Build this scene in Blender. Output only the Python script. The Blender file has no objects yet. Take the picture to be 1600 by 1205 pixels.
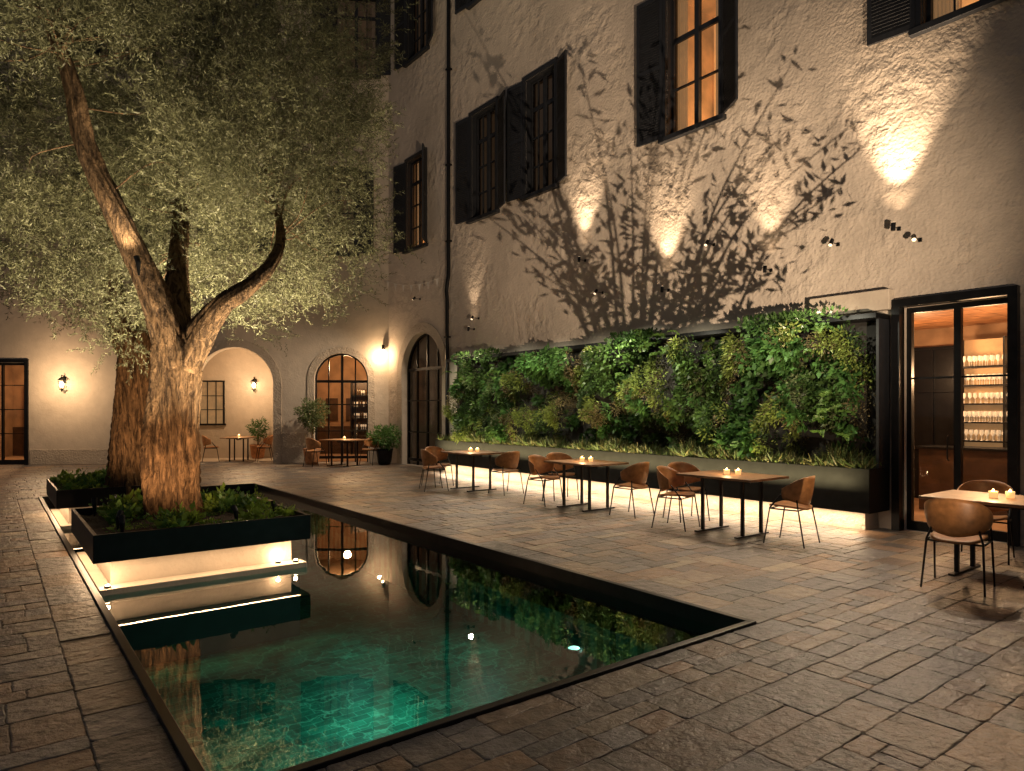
import bpy, math, random
import numpy as np
from mathutils import Matrix, Vector, noise
rng=np.random.default_rng(7); random.seed(7)
scene=bpy.context.scene; col=scene.collection
scene.view_settings.view_transform='Standard'
try: scene.view_settings.look='None'
except Exception: pass
# ---------------------------------------------------------------- materials
def nt(name):
    m=bpy.data.materials.new(name); m.use_nodes=True
    t=m.node_tree; b=t.nodes['Principled BSDF']
    return m,t,b
def N(t,typ,**kw):
    n=t.nodes.new(typ)
    for k,v in kw.items():
        if k in n.inputs: n.inputs[k].default_value=v
        else: setattr(n,k,v)
    return n
def mat(name,c,rough=.6,metal=0,var=.25,scale=6,bump=0,bscale=30,emit=None,es=0,c2=None,spec=.5):
    m,t,b=nt(name)
    b.inputs['Roughness'].default_value=rough; b.inputs['Metallic'].default_value=metal
    b.inputs['Specular IOR Level'].default_value=spec
    tc=N(t,'ShaderNodeTexCoord')
    nz=N(t,'ShaderNodeTexNoise'); nz.inputs['Scale'].default_value=scale; nz.inputs['Detail'].default_value=6
    t.links.new(tc.outputs['Object'],nz.inputs['Vector'])
    r=N(t,'ShaderNodeValToRGB')
    a=c2 if c2 else [x*(1-var) for x in c]; bb=[min(1,x*(1+var)) for x in c] if not c2 else c
    r.color_ramp.elements[0].position=.3; r.color_ramp.elements[1].position=.7
    r.color_ramp.elements[0].color=(*a,1); r.color_ramp.elements[1].color=(*bb,1)
    t.links.new(nz.outputs['Fac'],r.inputs['Fac']); t.links.new(r.outputs['Color'],b.inputs['Base Color'])
    if bump:
        n2=N(t,'ShaderNodeTexNoise'); n2.inputs['Scale'].default_value=bscale; n2.inputs['Detail'].default_value=8
        t.links.new(tc.outputs['Object'],n2.inputs['Vector'])
        bp=N(t,'ShaderNodeBump'); bp.inputs['Strength'].default_value=1; bp.inputs['Distance'].default_value=bump
        t.links.new(n2.outputs['Fac'],bp.inputs['Height']); t.links.new(bp.outputs['Normal'],b.inputs['Normal'])
    if emit:
        b.inputs['Emission Color'].default_value=(*emit,1); b.inputs['Emission Strength'].default_value=es
    return m
def plaster(name,c,big=.05,fine=.006):
    m,t,b=nt(name); b.inputs['Roughness'].default_value=.85; b.inputs['Specular IOR Level'].default_value=.2
    g=N(t,'ShaderNodeNewGeometry')
    n1=N(t,'ShaderNodeTexNoise'); n1.inputs['Scale'].default_value=.45; n1.inputs['Detail'].default_value=8; n1.inputs['Roughness'].default_value=.65
    n2=N(t,'ShaderNodeTexNoise'); n2.inputs['Scale'].default_value=4.6; n2.inputs['Detail'].default_value=7
    n3=N(t,'ShaderNodeTexNoise'); n3.inputs['Scale'].default_value=22; n3.inputs['Detail'].default_value=6
    n6=N(t,'ShaderNodeTexNoise'); n6.inputs['Scale'].default_value=1.1; n6.inputs['Detail'].default_value=3
    for n in (n1,n2,n3,n6): t.links.new(g.outputs['Position'],n.inputs['Vector'])
    r=N(t,'ShaderNodeValToRGB'); e=r.color_ramp.elements
    e[0].position=.3; e[1].position=.68; e[0].color=(*[x*.76 for x in c],1); e[1].color=(*[min(1,x*1.10) for x in c],1)
    t.links.new(n1.outputs['Fac'],r.inputs['Fac'])
    mx=N(t,'ShaderNodeMixRGB',blend_type='MULTIPLY'); mx.inputs[0].default_value=.2
    t.links.new(r.outputs['Color'],mx.inputs[1]); t.links.new(n2.outputs['Fac'],mx.inputs[2]); t.links.new(mx.outputs[0],b.inputs['Base Color'])
    mr=N(t,'ShaderNodeMapRange'); mr.inputs['From Min'].default_value=.42; mr.inputs['From Max'].default_value=.6; mr.inputs['To Min'].default_value=.15; mr.inputs['To Max'].default_value=1
    t.links.new(n6.outputs['Fac'],mr.inputs['Value'])
    b1=N(t,'ShaderNodeBump'); b1.inputs['Distance'].default_value=big
    t.links.new(mr.outputs[0],b1.inputs['Strength'])
    b2=N(t,'ShaderNodeBump'); b2.inputs['Distance'].default_value=fine
    t.links.new(n2.outputs['Fac'],b1.inputs['Height']); t.links.new(n3.outputs['Fac'],b2.inputs['Height'])
    t.links.new(b1.outputs['Normal'],b2.inputs['Normal']); t.links.new(b2.outputs['Normal'],b.inputs['Normal'])
    return m
def leafmat(name,rough=.45,trans=.35,spec=.4):
    m=bpy.data.materials.new(name); m.use_nodes=True; t=m.node_tree; t.nodes.clear()
    o=N(t,'ShaderNodeOutputMaterial'); a=N(t,'ShaderNodeVertexColor'); a.layer_name='Col'
    p=N(t,'ShaderNodeBsdfPrincipled'); p.inputs['Roughness'].default_value=rough; p.inputs['Specular IOR Level'].default_value=spec
    tr=N(t,'ShaderNodeBsdfTranslucent'); mx=N(t,'ShaderNodeMixShader'); mx.inputs[0].default_value=trans
    t.links.new(a.outputs['Color'],p.inputs['Base Color']); t.links.new(a.outputs['Color'],tr.inputs['Color'])
    t.links.new(p.outputs[0],mx.inputs[1]); t.links.new(tr.outputs[0],mx.inputs[2]); t.links.new(mx.outputs[0],o.inputs['Surface'])
    return m
def glassmat(name,tint=(1,1,1),ior=1.45,rough=.02,bump=0,bsc=2.2):
    m=bpy.data.materials.new(name); m.use_nodes=True; t=m.node_tree; t.nodes.clear()
    o=N(t,'ShaderNodeOutputMaterial'); tr=N(t,'ShaderNodeBsdfTransparent'); tr.inputs[0].default_value=(*tint,1)
    gl=N(t,'ShaderNodeBsdfGlossy'); gl.inputs['Roughness'].default_value=rough
    fr=N(t,'ShaderNodeFresnel'); fr.inputs[0].default_value=ior
    if bump:
        g=N(t,'ShaderNodeNewGeometry'); n=N(t,'ShaderNodeTexNoise'); n.inputs['Scale'].default_value=bsc; n.inputs['Detail'].default_value=3
        t.links.new(g.outputs['Position'],n.inputs['Vector']); bp=N(t,'ShaderNodeBump'); bp.inputs['Distance'].default_value=bump; bp.inputs['Strength'].default_value=1
        t.links.new(n.outputs['Fac'],bp.inputs['Height']); t.links.new(bp.outputs['Normal'],gl.inputs['Normal'])
    mx=N(t,'ShaderNodeMixShader'); t.links.new(fr.outputs[0],mx.inputs[0])
    t.links.new(tr.outputs[0],mx.inputs[1]); t.links.new(gl.outputs[0],mx.inputs[2]); t.links.new(mx.outputs[0],o.inputs['Surface'])
    return m
M_wall=plaster('courtyard plaster',(.60,.515,.43),.08,.015)
M_wallb=plaster('smooth plaster',(.62,.53,.43),.025,.006)
M_stone=plaster('surround stone',(.52,.44,.35),.06,.03)
M_black=mat('black metal',(.012,.012,.013),.38,.6,.3,8)
M_trough=mat('matt black trough',(.010,.010,.010),.7,0,.3,8,spec=.2)
M_shut=mat('dark shutter paint',(.010,.011,.014),.55,0,.3,10)
M_wood=mat('table oak',(.27,.145,.07),.42,0,.35,9,.001,60)
M_woodc=mat('ceiling timber',(.32,.14,.055),.5,0,.4,5,.002,40)
M_woodd=mat('dark walnut panel',(.06,.03,.015),.4,0,.4,5,.001,40)
M_shell=mat('tan leather shell',(.36,.16,.055),.42,0,.3,14,.0006,120)
M_soil=mat('soil',(.05,.032,.02),.95,0,.5,30,.03,40)
M_white=plaster('pale limestone',(.62,.54,.45),.02,.008)
M_terra=mat('terracotta',(.42,.19,.08),.75,0,.3,12,.002,60)
M_room=mat('warm interior wall',(.34,.21,.12),.8,0,.35,2)
M_glowroom=mat('self-glowing room wall',(.6,.42,.25),.8,0,.5,1.5,emit=(1,.55,.22),es=.10)  # emission puts the room's lamplight into the wall material
M_dimroom=mat('faintly glowing room wall',(.2,.14,.09),.8,0,.4,2,emit=(1,.6,.32),es=.016)  # weak emission stands in for dim light inside the room
M_dark=mat('dark interior',(.02,.018,.016),.9)
M_curt=mat('glowing linen drape',(.75,.62,.45),.8,0,.1,6,emit=(1,.60,.28),es=.10)  # cloth glows: light of the lit windows put into its material
M_curtd=mat('darkened drape with faint glow',(.22,.18,.14),.9,0,.2,6,emit=(1,.6,.32),es=.02)  # darker curtain copy, with a faint glow put into it
M_glow=mat('warm window glow',(.8,.5,.2),.8,0,.4,3,emit=(1,.52,.2),es=.35)
M_shelfback=mat('self-glowing shelf panel',(.5,.32,.16),.7,0,.3,3,emit=(1,.56,.24),es=.16)  # panel glows by itself, no lamp stands behind it
M_bulb=mat('lamp bulb',(1,.8,.5),.5,emit=(1,.72,.4),es=26)
M_lens=mat('lamp lens',(1,.8,.5),.5,emit=(1,.72,.45),es=1.6)
M_flame=mat('candle flame',(1,.7,.3),.5,emit=(1,.6,.22),es=24)
M_wax=mat('candle wax',(.9,.75,.55),.4,emit=(1,.58,.22),es=3.0)
M_cup=mat('glowing votive glass',(.6,.4,.2),.15,0,.1,20,emit=(1,.52,.18),es=1.0)
M_flag=mat('pennant cloth',(.7,.66,.6),.9)
M_leaf=leafmat('olive leaves',.5,.32,.3); M_green=leafmat('green leaves',.42,.35,.35)
M_glass=glassmat('window glass')
M_bottle=mat('bottle glass',(.10,.06,.03),.15,0,.6,20)
M_gware=mat('self-glowing glassware',(.8,.75,.65),.1,0,.2,8,emit=(1,.74,.46),es=.22)  # emission brightens the glasses in place of light from behind
def bark():
    m,t,b=nt('olive bark'); b.inputs['Roughness'].default_value=.85; b.inputs['Specular IOR Level'].default_value=.2
    tc=N(t,'ShaderNodeTexCoord'); mp=N(t,'ShaderNodeMapping'); mp.inputs['Scale'].default_value=(1,1,.2)
    t.links.new(tc.outputs['Object'],mp.inputs['Vector'])
    v=N(t,'ShaderNodeTexNoise'); v.inputs['Scale'].default_value=20; v.inputs['Detail'].default_value=10; v.inputs['Roughness'].default_value=.62; v.inputs['Distortion'].default_value=.7
    v2=N(t,'ShaderNodeTexNoise'); v2.inputs['Scale'].default_value=50; v2.inputs['Detail'].default_value=6
    n3=N(t,'ShaderNodeTexNoise'); n3.inputs['Scale'].default_value=3
    t.links.new(mp.outputs[0],v.inputs['Vector']); t.links.new(tc.outputs['Object'],v2.inputs['Vector']); t.links.new(tc.outputs['Object'],n3.inputs['Vector'])
    r=N(t,'ShaderNodeValToRGB'); e=r.color_ramp.elements; e[0].position=.38; e[1].position=.62; e[0].color=(.045,.026,.014,1); e[1].color=(.26,.16,.085,1)
    t.links.new(v.outputs['Fac'],r.inputs['Fac'])
    mx=N(t,'ShaderNodeMixRGB',blend_type='MULTIPLY'); mx.inputs[0].default_value=.4; t.links.new(r.outputs['Color'],mx.inputs[1]); t.links.new(n3.outputs['Fac'],mx.inputs[2]); t.links.new(mx.outputs[0],b.inputs['Base Color'])
    b1=N(t,'ShaderNodeBump'); b1.inputs['Distance'].default_value=.02; b1.inputs['Strength'].default_value=.9; t.links.new(v2.outputs['Fac'],b1.inputs['Height'])
    b2=N(t,'ShaderNodeBump'); b2.inputs['Distance'].default_value=.12; t.links.new(v.outputs['Fac'],b2.inputs['Height']); t.links.new(b1.outputs['Normal'],b2.inputs['Normal']); t.links.new(b2.outputs['Normal'],b.inputs['Normal'])
    return m
M_bark=bark()
def pave_mat():
    m,t,b=nt('stone paving'); a=N(t,'ShaderNodeVertexColor'); a.layer_name='Col'; g=N(t,'ShaderNodeNewGeometry')
    n1=N(t,'ShaderNodeTexNoise'); n1.inputs['Scale'].default_value=6; n1.inputs['Detail'].default_value=9; n1.inputs['Roughness'].default_value=.72
    n2=N(t,'ShaderNodeTexNoise'); n2.inputs['Scale'].default_value=30; n2.inputs['Detail'].default_value=9; n2.inputs['Roughness'].default_value=.65
    n5=N(t,'ShaderNodeTexNoise'); n5.inputs['Scale'].default_value=10; n5.inputs['Detail'].default_value=4
    for n in (n1,n2,n5): t.links.new(g.outputs['Position'],n.inputs['Vector'])
    r=N(t,'ShaderNodeValToRGB'); r.color_ramp.elements[0].position=.28; r.color_ramp.elements[1].position=.72
    r.color_ramp.elements[0].color=(.40,.39,.39,1); r.color_ramp.elements[1].color=(1.42,1.36,1.28,1)
    t.links.new(n1.outputs['Fac'],r.inputs['Fac'])
    mx=N(t,'ShaderNodeMixRGB',blend_type='MULTIPLY'); mx.inputs[0].default_value=1
    t.links.new(a.outputs['Color'],mx.inputs[1]); t.links.new(r.outputs['Color'],mx.inputs[2]); t.links.new(mx.outputs[0],b.inputs['Base Color'])
    mr=N(t,'ShaderNodeMapRange'); mr.inputs['To Min'].default_value=.18; mr.inputs['To Max'].default_value=.50
    t.links.new(n2.outputs['Fac'],mr.inputs['Value']); t.links.new(mr.outputs[0],b.inputs['Roughness'])
    b1=N(t,'ShaderNodeBump'); b1.inputs['Distance'].default_value=.022; b2=N(t,'ShaderNodeBump'); b2.inputs['Distance'].default_value=.009
    t.links.new(n5.outputs['Fac'],b1.inputs['Height']); t.links.new(n2.outputs['Fac'],b2.inputs['Height']); t.links.new(b1.outputs['Normal'],b2.inputs['Normal']); t.links.new(b2.outputs['Normal'],b.inputs['Normal'])
    return m
M_pave=pave_mat()
M_ground=mat('mortar ground',(.10,.085,.07),.9,0,.3,3,.004,30)
def tile_mat():
    m,t,b=nt('pool mosaic with painted ripples'); g=N(t,'ShaderNodeNewGeometry'); br=N(t,'ShaderNodeTexBrick')
    br.inputs['Color1'].default_value=(.007,.12,.078,1); br.inputs['Color2'].default_value=(.018,.25,.165,1); br.inputs['Mortar'].default_value=(.08,.40,.29,1)
    br.inputs['Scale'].default_value=3.0; br.inputs['Mortar Size'].default_value=.012; br.inputs['Mortar Smooth'].default_value=.5
    nz=N(t,'ShaderNodeTexNoise'); nz.inputs['Scale'].default_value=1.5; nz.inputs['Detail'].default_value=10; nz.inputs['Roughness'].default_value=.75; nz.inputs['Distortion'].default_value=1.2
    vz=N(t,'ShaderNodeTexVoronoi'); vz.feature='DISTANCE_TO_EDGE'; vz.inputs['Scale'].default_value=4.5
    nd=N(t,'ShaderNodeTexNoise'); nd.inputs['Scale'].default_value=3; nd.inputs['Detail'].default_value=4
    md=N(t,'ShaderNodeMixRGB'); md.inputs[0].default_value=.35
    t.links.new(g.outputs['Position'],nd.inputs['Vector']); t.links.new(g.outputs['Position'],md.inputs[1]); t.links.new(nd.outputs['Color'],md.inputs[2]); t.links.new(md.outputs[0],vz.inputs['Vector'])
    t.links.new(g.outputs['Position'],br.inputs['Vector']); t.links.new(g.outputs['Position'],nz.inputs['Vector'])
    r=N(t,'ShaderNodeValToRGB'); r.color_ramp.elements[0].position=.36; r.color_ramp.elements[1].position=.64; r.color_ramp.elements[0].color=(.18,.20,.20,1)
    t.links.new(nz.outputs['Fac'],r.inputs['Fac'])
    mx=N(t,'ShaderNodeMixRGB',blend_type='MULTIPLY'); mx.inputs[0].default_value=1; t.links.new(br.outputs['Color'],mx.inputs[1]); t.links.new(r.outputs['Color'],mx.inputs[2])
    rv=N(t,'ShaderNodeValToRGB'); rv.color_ramp.elements[0].position=0; rv.color_ramp.elements[1].position=.03; rv.color_ramp.elements[0].color=(.4,.4,.4,1); rv.color_ramp.elements[1].color=(0,0,0,1)  # bright veins paint rippled light into the tile colour
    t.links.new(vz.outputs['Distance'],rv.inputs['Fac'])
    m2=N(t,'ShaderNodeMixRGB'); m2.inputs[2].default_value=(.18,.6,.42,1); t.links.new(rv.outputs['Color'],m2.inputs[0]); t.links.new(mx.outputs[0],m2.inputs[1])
    t.links.new(m2.outputs[0],b.inputs['Base Color']); b.inputs['Roughness'].default_value=.5
    return m
M_tile=tile_mat()
M_lining=mat('dark pool lining',(.006,.02,.018),.4)
M_water=glassmat('pool water',(.66,.95,.88),2.0,0,.0008)
# ---------------------------------------------------------------- mesh tools
class MB:
    def __init__(s): s.v=[]; s.f=[]
    def add(s,vs,fs,M=None):
        o=len(s.v); s.v+= [tuple((M@Vector(p)) if M else p) for p in vs]; s.f+=[tuple(i+o for i in f) for f in fs]; return s
    def box(s,x0,x1,y0,y1,z0,z1,M=None):
        vs=[(x,y,z) for z in (z0,z1) for y in (y0,y1) for x in (x0,x1)]
        return s.add(vs,[(0,2,3,1),(4,5,7,6),(0,1,5,4),(2,6,7,3),(0,4,6,2),(1,3,7,5)],M)
    def pane(s,x0,x1,y,z0,z1):
        return s.add([(x0,y,z0),(x1,y,z0),(x1,y,z1),(x0,y,z1)],[(3,2,1,0)])
    def room(s,x0,x1,y0,y1,z0,z1,front=True):
        vs=[(x,y,z) for z in (z0,z1) for y in (y0,y1) for x in (x0,x1)]
        return s.add(vs,[(0,1,5,4),(0,4,6,2),(1,3,7,5),(4,5,7,6),(0,2,3,1)])
    def tube(s,path,rad,seg=10,fn=None,cap=True):
        path=[Vector(p) for p in path]; n=len(path); vs=[]; up=None
        if not hasattr(rad,'__len__'): rad=[rad]*n
        for i,p in enumerate(path):
            t=(path[min(i+1,n-1)]-path[max(i-1,0)]).normalized()
            if up is None:
                a=Vector((0,0,1)) if abs(t.z)<.9 else Vector((1,0,0)); up=t.cross(a).normalized()
            up=(up-t*up.dot(t)).normalized(); b=t.cross(up)
            for k in range(seg):
                an=2*math.pi*k/seg; r=rad[i]
                if fn: r*=fn(i,an,p)
                vs.append(tuple(p+(up*math.cos(an)+b*math.sin(an))*r))
        fs=[(i*seg+k,i*seg+(k+1)%seg,(i+1)*seg+(k+1)%seg,(i+1)*seg+k) for i in range(n-1) for k in range(seg)]
        if cap: fs+=[tuple(range(seg))[::-1],tuple(range((n-1)*seg,n*seg))]
        return s.add(vs,fs)
    def lathe(s,prof,seg=20,c=(0,0,0)):
        vs=[(c[0]+r*math.cos(2*math.pi*k/seg),c[1]+r*math.sin(2*math.pi*k/seg),c[2]+z) for r,z in prof for k in range(seg)]
        n=len(prof); fs=[(i*seg+k,i*seg+(k+1)%seg,(i+1)*seg+(k+1)%seg,(i+1)*seg+k) for i in range(n-1) for k in range(seg)]
        return s.add(vs,fs)
    def obj(s,name,m,parent=None,loc=(0,0,0),smooth=False,bevel=0,rot=None,solid=0,**props):
        me=bpy.data.meshes.new(name); me.from_pydata(s.v,[],s.f); me.materials.append(m); me.update()
        if smooth: me.polygons.foreach_set('use_smooth',[True]*len(me.polygons))
        ob=bpy.data.objects.new(name,me); col.objects.link(ob)
        ob.location=loc
        if rot: ob.rotation_euler=rot
        if parent: ob.parent=parent
        if solid:
            q=ob.modifiers.new('s','SOLIDIFY'); q.thickness=solid; q.offset=0
        if bevel:
            q=ob.modifiers.new('b','BEVEL'); q.width=bevel; q.segments=2; q.limit_method='ANGLE'
        for k,v in props.items(): ob[k]=v
        return ob
def thing(name,label,cat,loc=(0,0,0),rz=0,M=None,group=None):
    e=bpy.data.objects.new(name,None); e.empty_display_size=.2; col.objects.link(e)
    if M is not None: e.matrix_world=M
    else: e.location=loc; e.rotation_euler=(0,0,rz)
    e['label']=label; e['category']=cat
    if group: e['group']=group
    return e
def tag(o,label,cat,group=None):
    o['label']=label; o['category']=cat
    if group:o['group']=group
    return o
def copy_tree(src,loc,rz=None):
    kids=list(src.children_recursive)
    n=src.copy(); col.objects.link(n); n.location=loc
    if rz is not None: n.rotation_euler=(0,0,rz)
    mp={src.name:n}; pr=[(ch,ch.parent.name) for ch in kids]
    for ch,pn in pr:
        c=ch.copy(); col.objects.link(c); mp[ch.name]=c
    for ch,pn in pr: mp[ch.name].parent=mp[pn]
    return n
def leaves(name,P,D,Nn,L,W,C,m,parent=None):
    n=len(P); D=D/np.maximum(1e-6,np.linalg.norm(D,axis=1,keepdims=True)); S=np.cross(D,Nn); S/=np.maximum(1e-6,np.linalg.norm(S,axis=1,keepdims=True))
    up=np.cross(S,D); L=np.broadcast_to(L,(n,))[:,None]; W=np.broadcast_to(W,(n,))[:,None]
    V=np.stack([P,P+D*L*.42+S*W*.5+up*W*.15,P+D*L,P+D*L*.42-S*W*.5+up*W*.15],1).reshape(-1,3).astype(np.float32)
    me=bpy.data.meshes.new(name); me.vertices.add(4*n); me.vertices.foreach_set('co',V.ravel())
    me.loops.add(4*n); me.loops.foreach_set('vertex_index',np.arange(4*n,dtype=np.int32))
    me.polygons.add(n); me.polygons.foreach_set('loop_start',np.arange(0,4*n,4,dtype=np.int32))
    me.update(calc_edges=True)
    ca=me.color_attributes.new('Col','FLOAT_COLOR','POINT'); CC=np.ones((4*n,4),np.float32); CC[:,:3]=np.repeat(np.clip(C,0,1),4,axis=0); ca.data.foreach_set('color',CC.ravel())
    me.materials.append(m); me.validate()
    ob=bpy.data.objects.new(name,me); col.objects.link(ob)
    if parent: ob.parent=parent
    return ob
def rnd(n): 
    v=rng.normal(size=(n,3)); return v/np.linalg.norm(v,axis=1,keepdims=True)
WARM=(1,.64,.35)
def lamp(kind,loc,W,color=WARM,target=None,angle=60,blend=.5,size=.03,sy=None,longy=False):
    l=bpy.data.lights.new('lamp_light',kind); l.energy=W; l.color=color
    o=bpy.data.objects.new('lamp_light',l); col.objects.link(o); o.location=loc
    if kind=='SPOT': l.spot_size=math.radians(angle); l.spot_blend=blend; l.shadow_soft_size=size
    elif kind=='POINT': l.shadow_soft_size=size
    elif kind=='AREA':
        l.shape='RECTANGLE'; l.size=size; l.size_y=sy or size
    if target is not None:
        v=Vector(target)-Vector(loc)
        if longy:
            z=-v.normalized(); y=Vector((0,1,0)); x=y.cross(z).normalized(); z=x.cross(y)
            o.rotation_euler=Matrix((x,y,z)).transposed().to_euler()
        else: o.rotation_euler=v.to_track_quat('-Z','Y').to_euler()
    return o
# ---------------------------------------------------------------- camera
cam=bpy.data.cameras.new('camera'); co=bpy.data.objects.new('camera',cam); col.objects.link(co); scene.camera=co
cam.sensor_width=36; cam.lens=24; cam.shift_y=.0234; cam.clip_end=600; cam.clip_start=.05
co.location=(0,0,1.6); co.rotation_euler=(math.radians(90),0,-math.radians(37.4))
w=bpy.data.worlds.new('World'); scene.world=w; w.use_nodes=True
w.node_tree.nodes['Background'].inputs[0].default_value=(.62,.60,.63,1); w.node_tree.nodes['Background'].inputs[1].default_value=.125
# ---------------------------------------------------------------- ground and paving
PX0,PX1,PY0,PY1=.75,4.5,3.0,15.0
g=MB()
for x0,x1,y0,y1 in ((-150,PX0-.06,-150,150),(PX1+.06,150,-150,150),(PX0-.06,PX1+.06,-150,PY0-.06),(PX0-.06,PX1+.06,PY1+.06,150)):
    g.add([(x0,y0,-.005),(x1,y0,-.005),(x1,y1,-.005),(x0,y1,-.005)],[(0,1,2,3)])
g.obj('ground',M_ground,kind='structure')
pal=np.array([(.165,.14,.12),(.205,.155,.115),(.11,.108,.112),(.24,.185,.135),(.175,.15,.13),(.22,.145,.095),(.13,.125,.128),(.29,.24,.18),(.12,.11,.105),(.15,.145,.145),(.19,.135,.10)])
V=[];F=[];C=[]
def stone(x0,x1,y0,y1):
    gp=.0022; x0+=gp;x1-=gp;y0+=gp;y1-=gp
    if x1-x0<.05 or y1-y0<.05: return
    cs=[(x0,y0),(x1,y0),(x1,y1),(x0,y1)]; pts=[]
    for i in range(4):
        a=cs[i]; b=cs[(i+1)%4]; pv=cs[i-1]
        for k in range(5):
            if k==0:
                rr=random.uniform(.005,.020)
                la=math.hypot(pv[0]-a[0],pv[1]-a[1]); lb=math.hypot(b[0]-a[0],b[1]-a[1])
                pts.append((a[0]+(pv[0]-a[0])*rr/la,a[1]+(pv[1]-a[1])*rr/la)); pts.append((a[0]+(b[0]-a[0])*rr/lb,a[1]+(b[1]-a[1])*rr/lb)); continue
            f=k/5; j=.005
            pts.append((a[0]+(b[0]-a[0])*f+random.uniform(-j,j),a[1]+(b[1]-a[1])*f+random.uniform(-j,j)))
    cx=(x0+x1)/2; cy=(y0+y1)/2; h=random.uniform(-.0015,.002); tx=random.gauss(0,.005); ty=random.gauss(0,.005)
    o=len(V); n=len(pts); c=pal[random.randrange(len(pal))]*random.uniform(.62,1.28)
    Z=lambda x,y:h+tx*(x-cx)+ty*(y-cy)
    for (x,y) in pts: V.append((x,y,-.035))
    for (x,y) in pts: V.append((x,y,Z(x,y)-.0026+random.uniform(-.0008,.0008)))
    for (x,y) in pts:
        dx=cx-x; dy=cy-y; l=math.hypot(dx,dy); q=.008/l; V.append((x+dx*q,y+dy*q,Z(x,y)))
    for r in (0,1):
        for k in range(n): F.append((o+r*n+k,o+r*n+(k+1)%n,o+(r+1)*n+(k+1)%n,o+(r+1)*n+k))
    F.append(tuple(o+2*n+k for k in range(n)))
    C.extend([tuple(c)+(1,)]*(3*n))
def run(x0,x1,y0,y1):
    x=x0
    while x<x1-.01:
        l=random.choice((random.uniform(.17,.34),random.uniform(.28,.62)))
        if x+l>x1-.15: l=x1-x
        if l>.74: l=l/2
        if y1-y0>.25 and random.random()<.42:
            ym=y0+(y1-y0)*random.uniform(.38,.62)
            if random.random()<.5: stone(x,x+l,y0,ym); stone(x,x+l,ym,y1)
            else:
                xm=x+l*random.uniform(.4,.6); stone(x,xm,y0,ym); stone(xm,x+l,y0,ym); stone(x,x+l,ym,y1)
        else: stone(x,x+l,y0,y1)
        x+=l
def band(y0,y1):
    if y1<=PY0-.05 or y0>=PY1+.05: run(-4,9.62,y0,y1)
    else:
        run(-4,.38,y0,y1); run(4.9,9.62,y0,y1)
def bands(a,b):
    y=a
    while y<b-.01:
        h=random.uniform(.15,.40)
        if y+h>b-.15: h=b-y
        band(y,y+h); y+=h
bands(-2.5,PY0-.06); bands(PY0-.06,PY1+.06); bands(PY1+.06,24.5)
for xa,xb in ((.38,PX0-.06),(PX1+.06,4.9)):
    y=PY0-.06
    while y<PY1+.05:
        l=min(random.uniform(.3,.7),PY1+.06-y); stone(xa,xb,y,y+l); y+=l
me=bpy.data.meshes.new('stone_paving'); me.from_pydata(V,[],F); me.materials.append(M_pave)
ca=me.color_attributes.new('Col','FLOAT_COLOR','POINT'); ca.data.foreach_set('color',np.array(C,np.float32).ravel())
pv=bpy.data.objects.new('stone_paving',me); col.objects.link(pv); pv['kind']='structure'
# ---------------------------------------------------------------- pool
pool=thing('reflecting_pool','long rectangular reflecting pool with black metal rim in stone paving','pool',(PX0,PY0,0))
b=MB(); zb=-.85
W_=PX1-PX0; H_=PY1-PY0
b.add([(0,0,zb),(W_,0,zb),(W_,H_,zb),(0,H_,zb)],[(0,1,2,3)])
b.obj('basin_floor',M_tile,pool)
b=MB(); b.add([(0,0,zb),(W_,0,zb),(W_,H_,zb),(0,H_,zb),(0,0,-.2),(W_,0,-.2),(W_,H_,-.2),(0,H_,-.2)],[(0,1,5,4),(1,2,6,5),(2,3,7,6),(3,0,4,7)])
b.obj('basin_wall',M_tile,pool)
b=MB()
b.box(-.055,0,-.055,H_+.055,-.42,.018).box(W_,W_+.055,-.055,H_+.055,-.42,.018).box(0,W_,-.055,0,-.42,.0178).box(0,W_,H_,H_+.055,-.42,.0178)
b.obj('rim',M_black,pool,bevel=.004)
b=MB(); b.add([(0.001,0.001,-.10),(W_-.001,0.001,-.10),(W_-.001,H_-.001,-.10),(0.001,H_-.001,-.10)],[(0,1,2,3)])
wt=b.obj('water',M_water,pool)
TEAL=(.55,1,.82)
for (x,y),W,tg in (((3.6,3.6),22,(2.6,4.2,-1)),((1.5,3.5),14,(2.0,4.2,-1)),((2.4,4.9),26,(2.2,5.0,-1)),((4.0,5.6),9,(3.4,5.8,-1)),((2.9,6.3),8,(2.8,6.3,-1))):
    lamp('SPOT',(x,y,-.14),W,TEAL,target=tg,angle=165,blend=1,size=.05)
T=thing('underwater_light','small round light glowing under the pool water','light',(3.42,3.72,-.16))
MB().lathe([(0,-.02),(.06,-.02),(.06,.0),(.05,.005),(.045,.0)],20).obj('housing',M_black,T); MB().lathe([(.044,.001),(.03,.008),(0,.01)],20).obj('lens',mat('cool lens',(.6,1,.9),.4,emit=(.55,1,.85),es=1.6),T)
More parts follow.
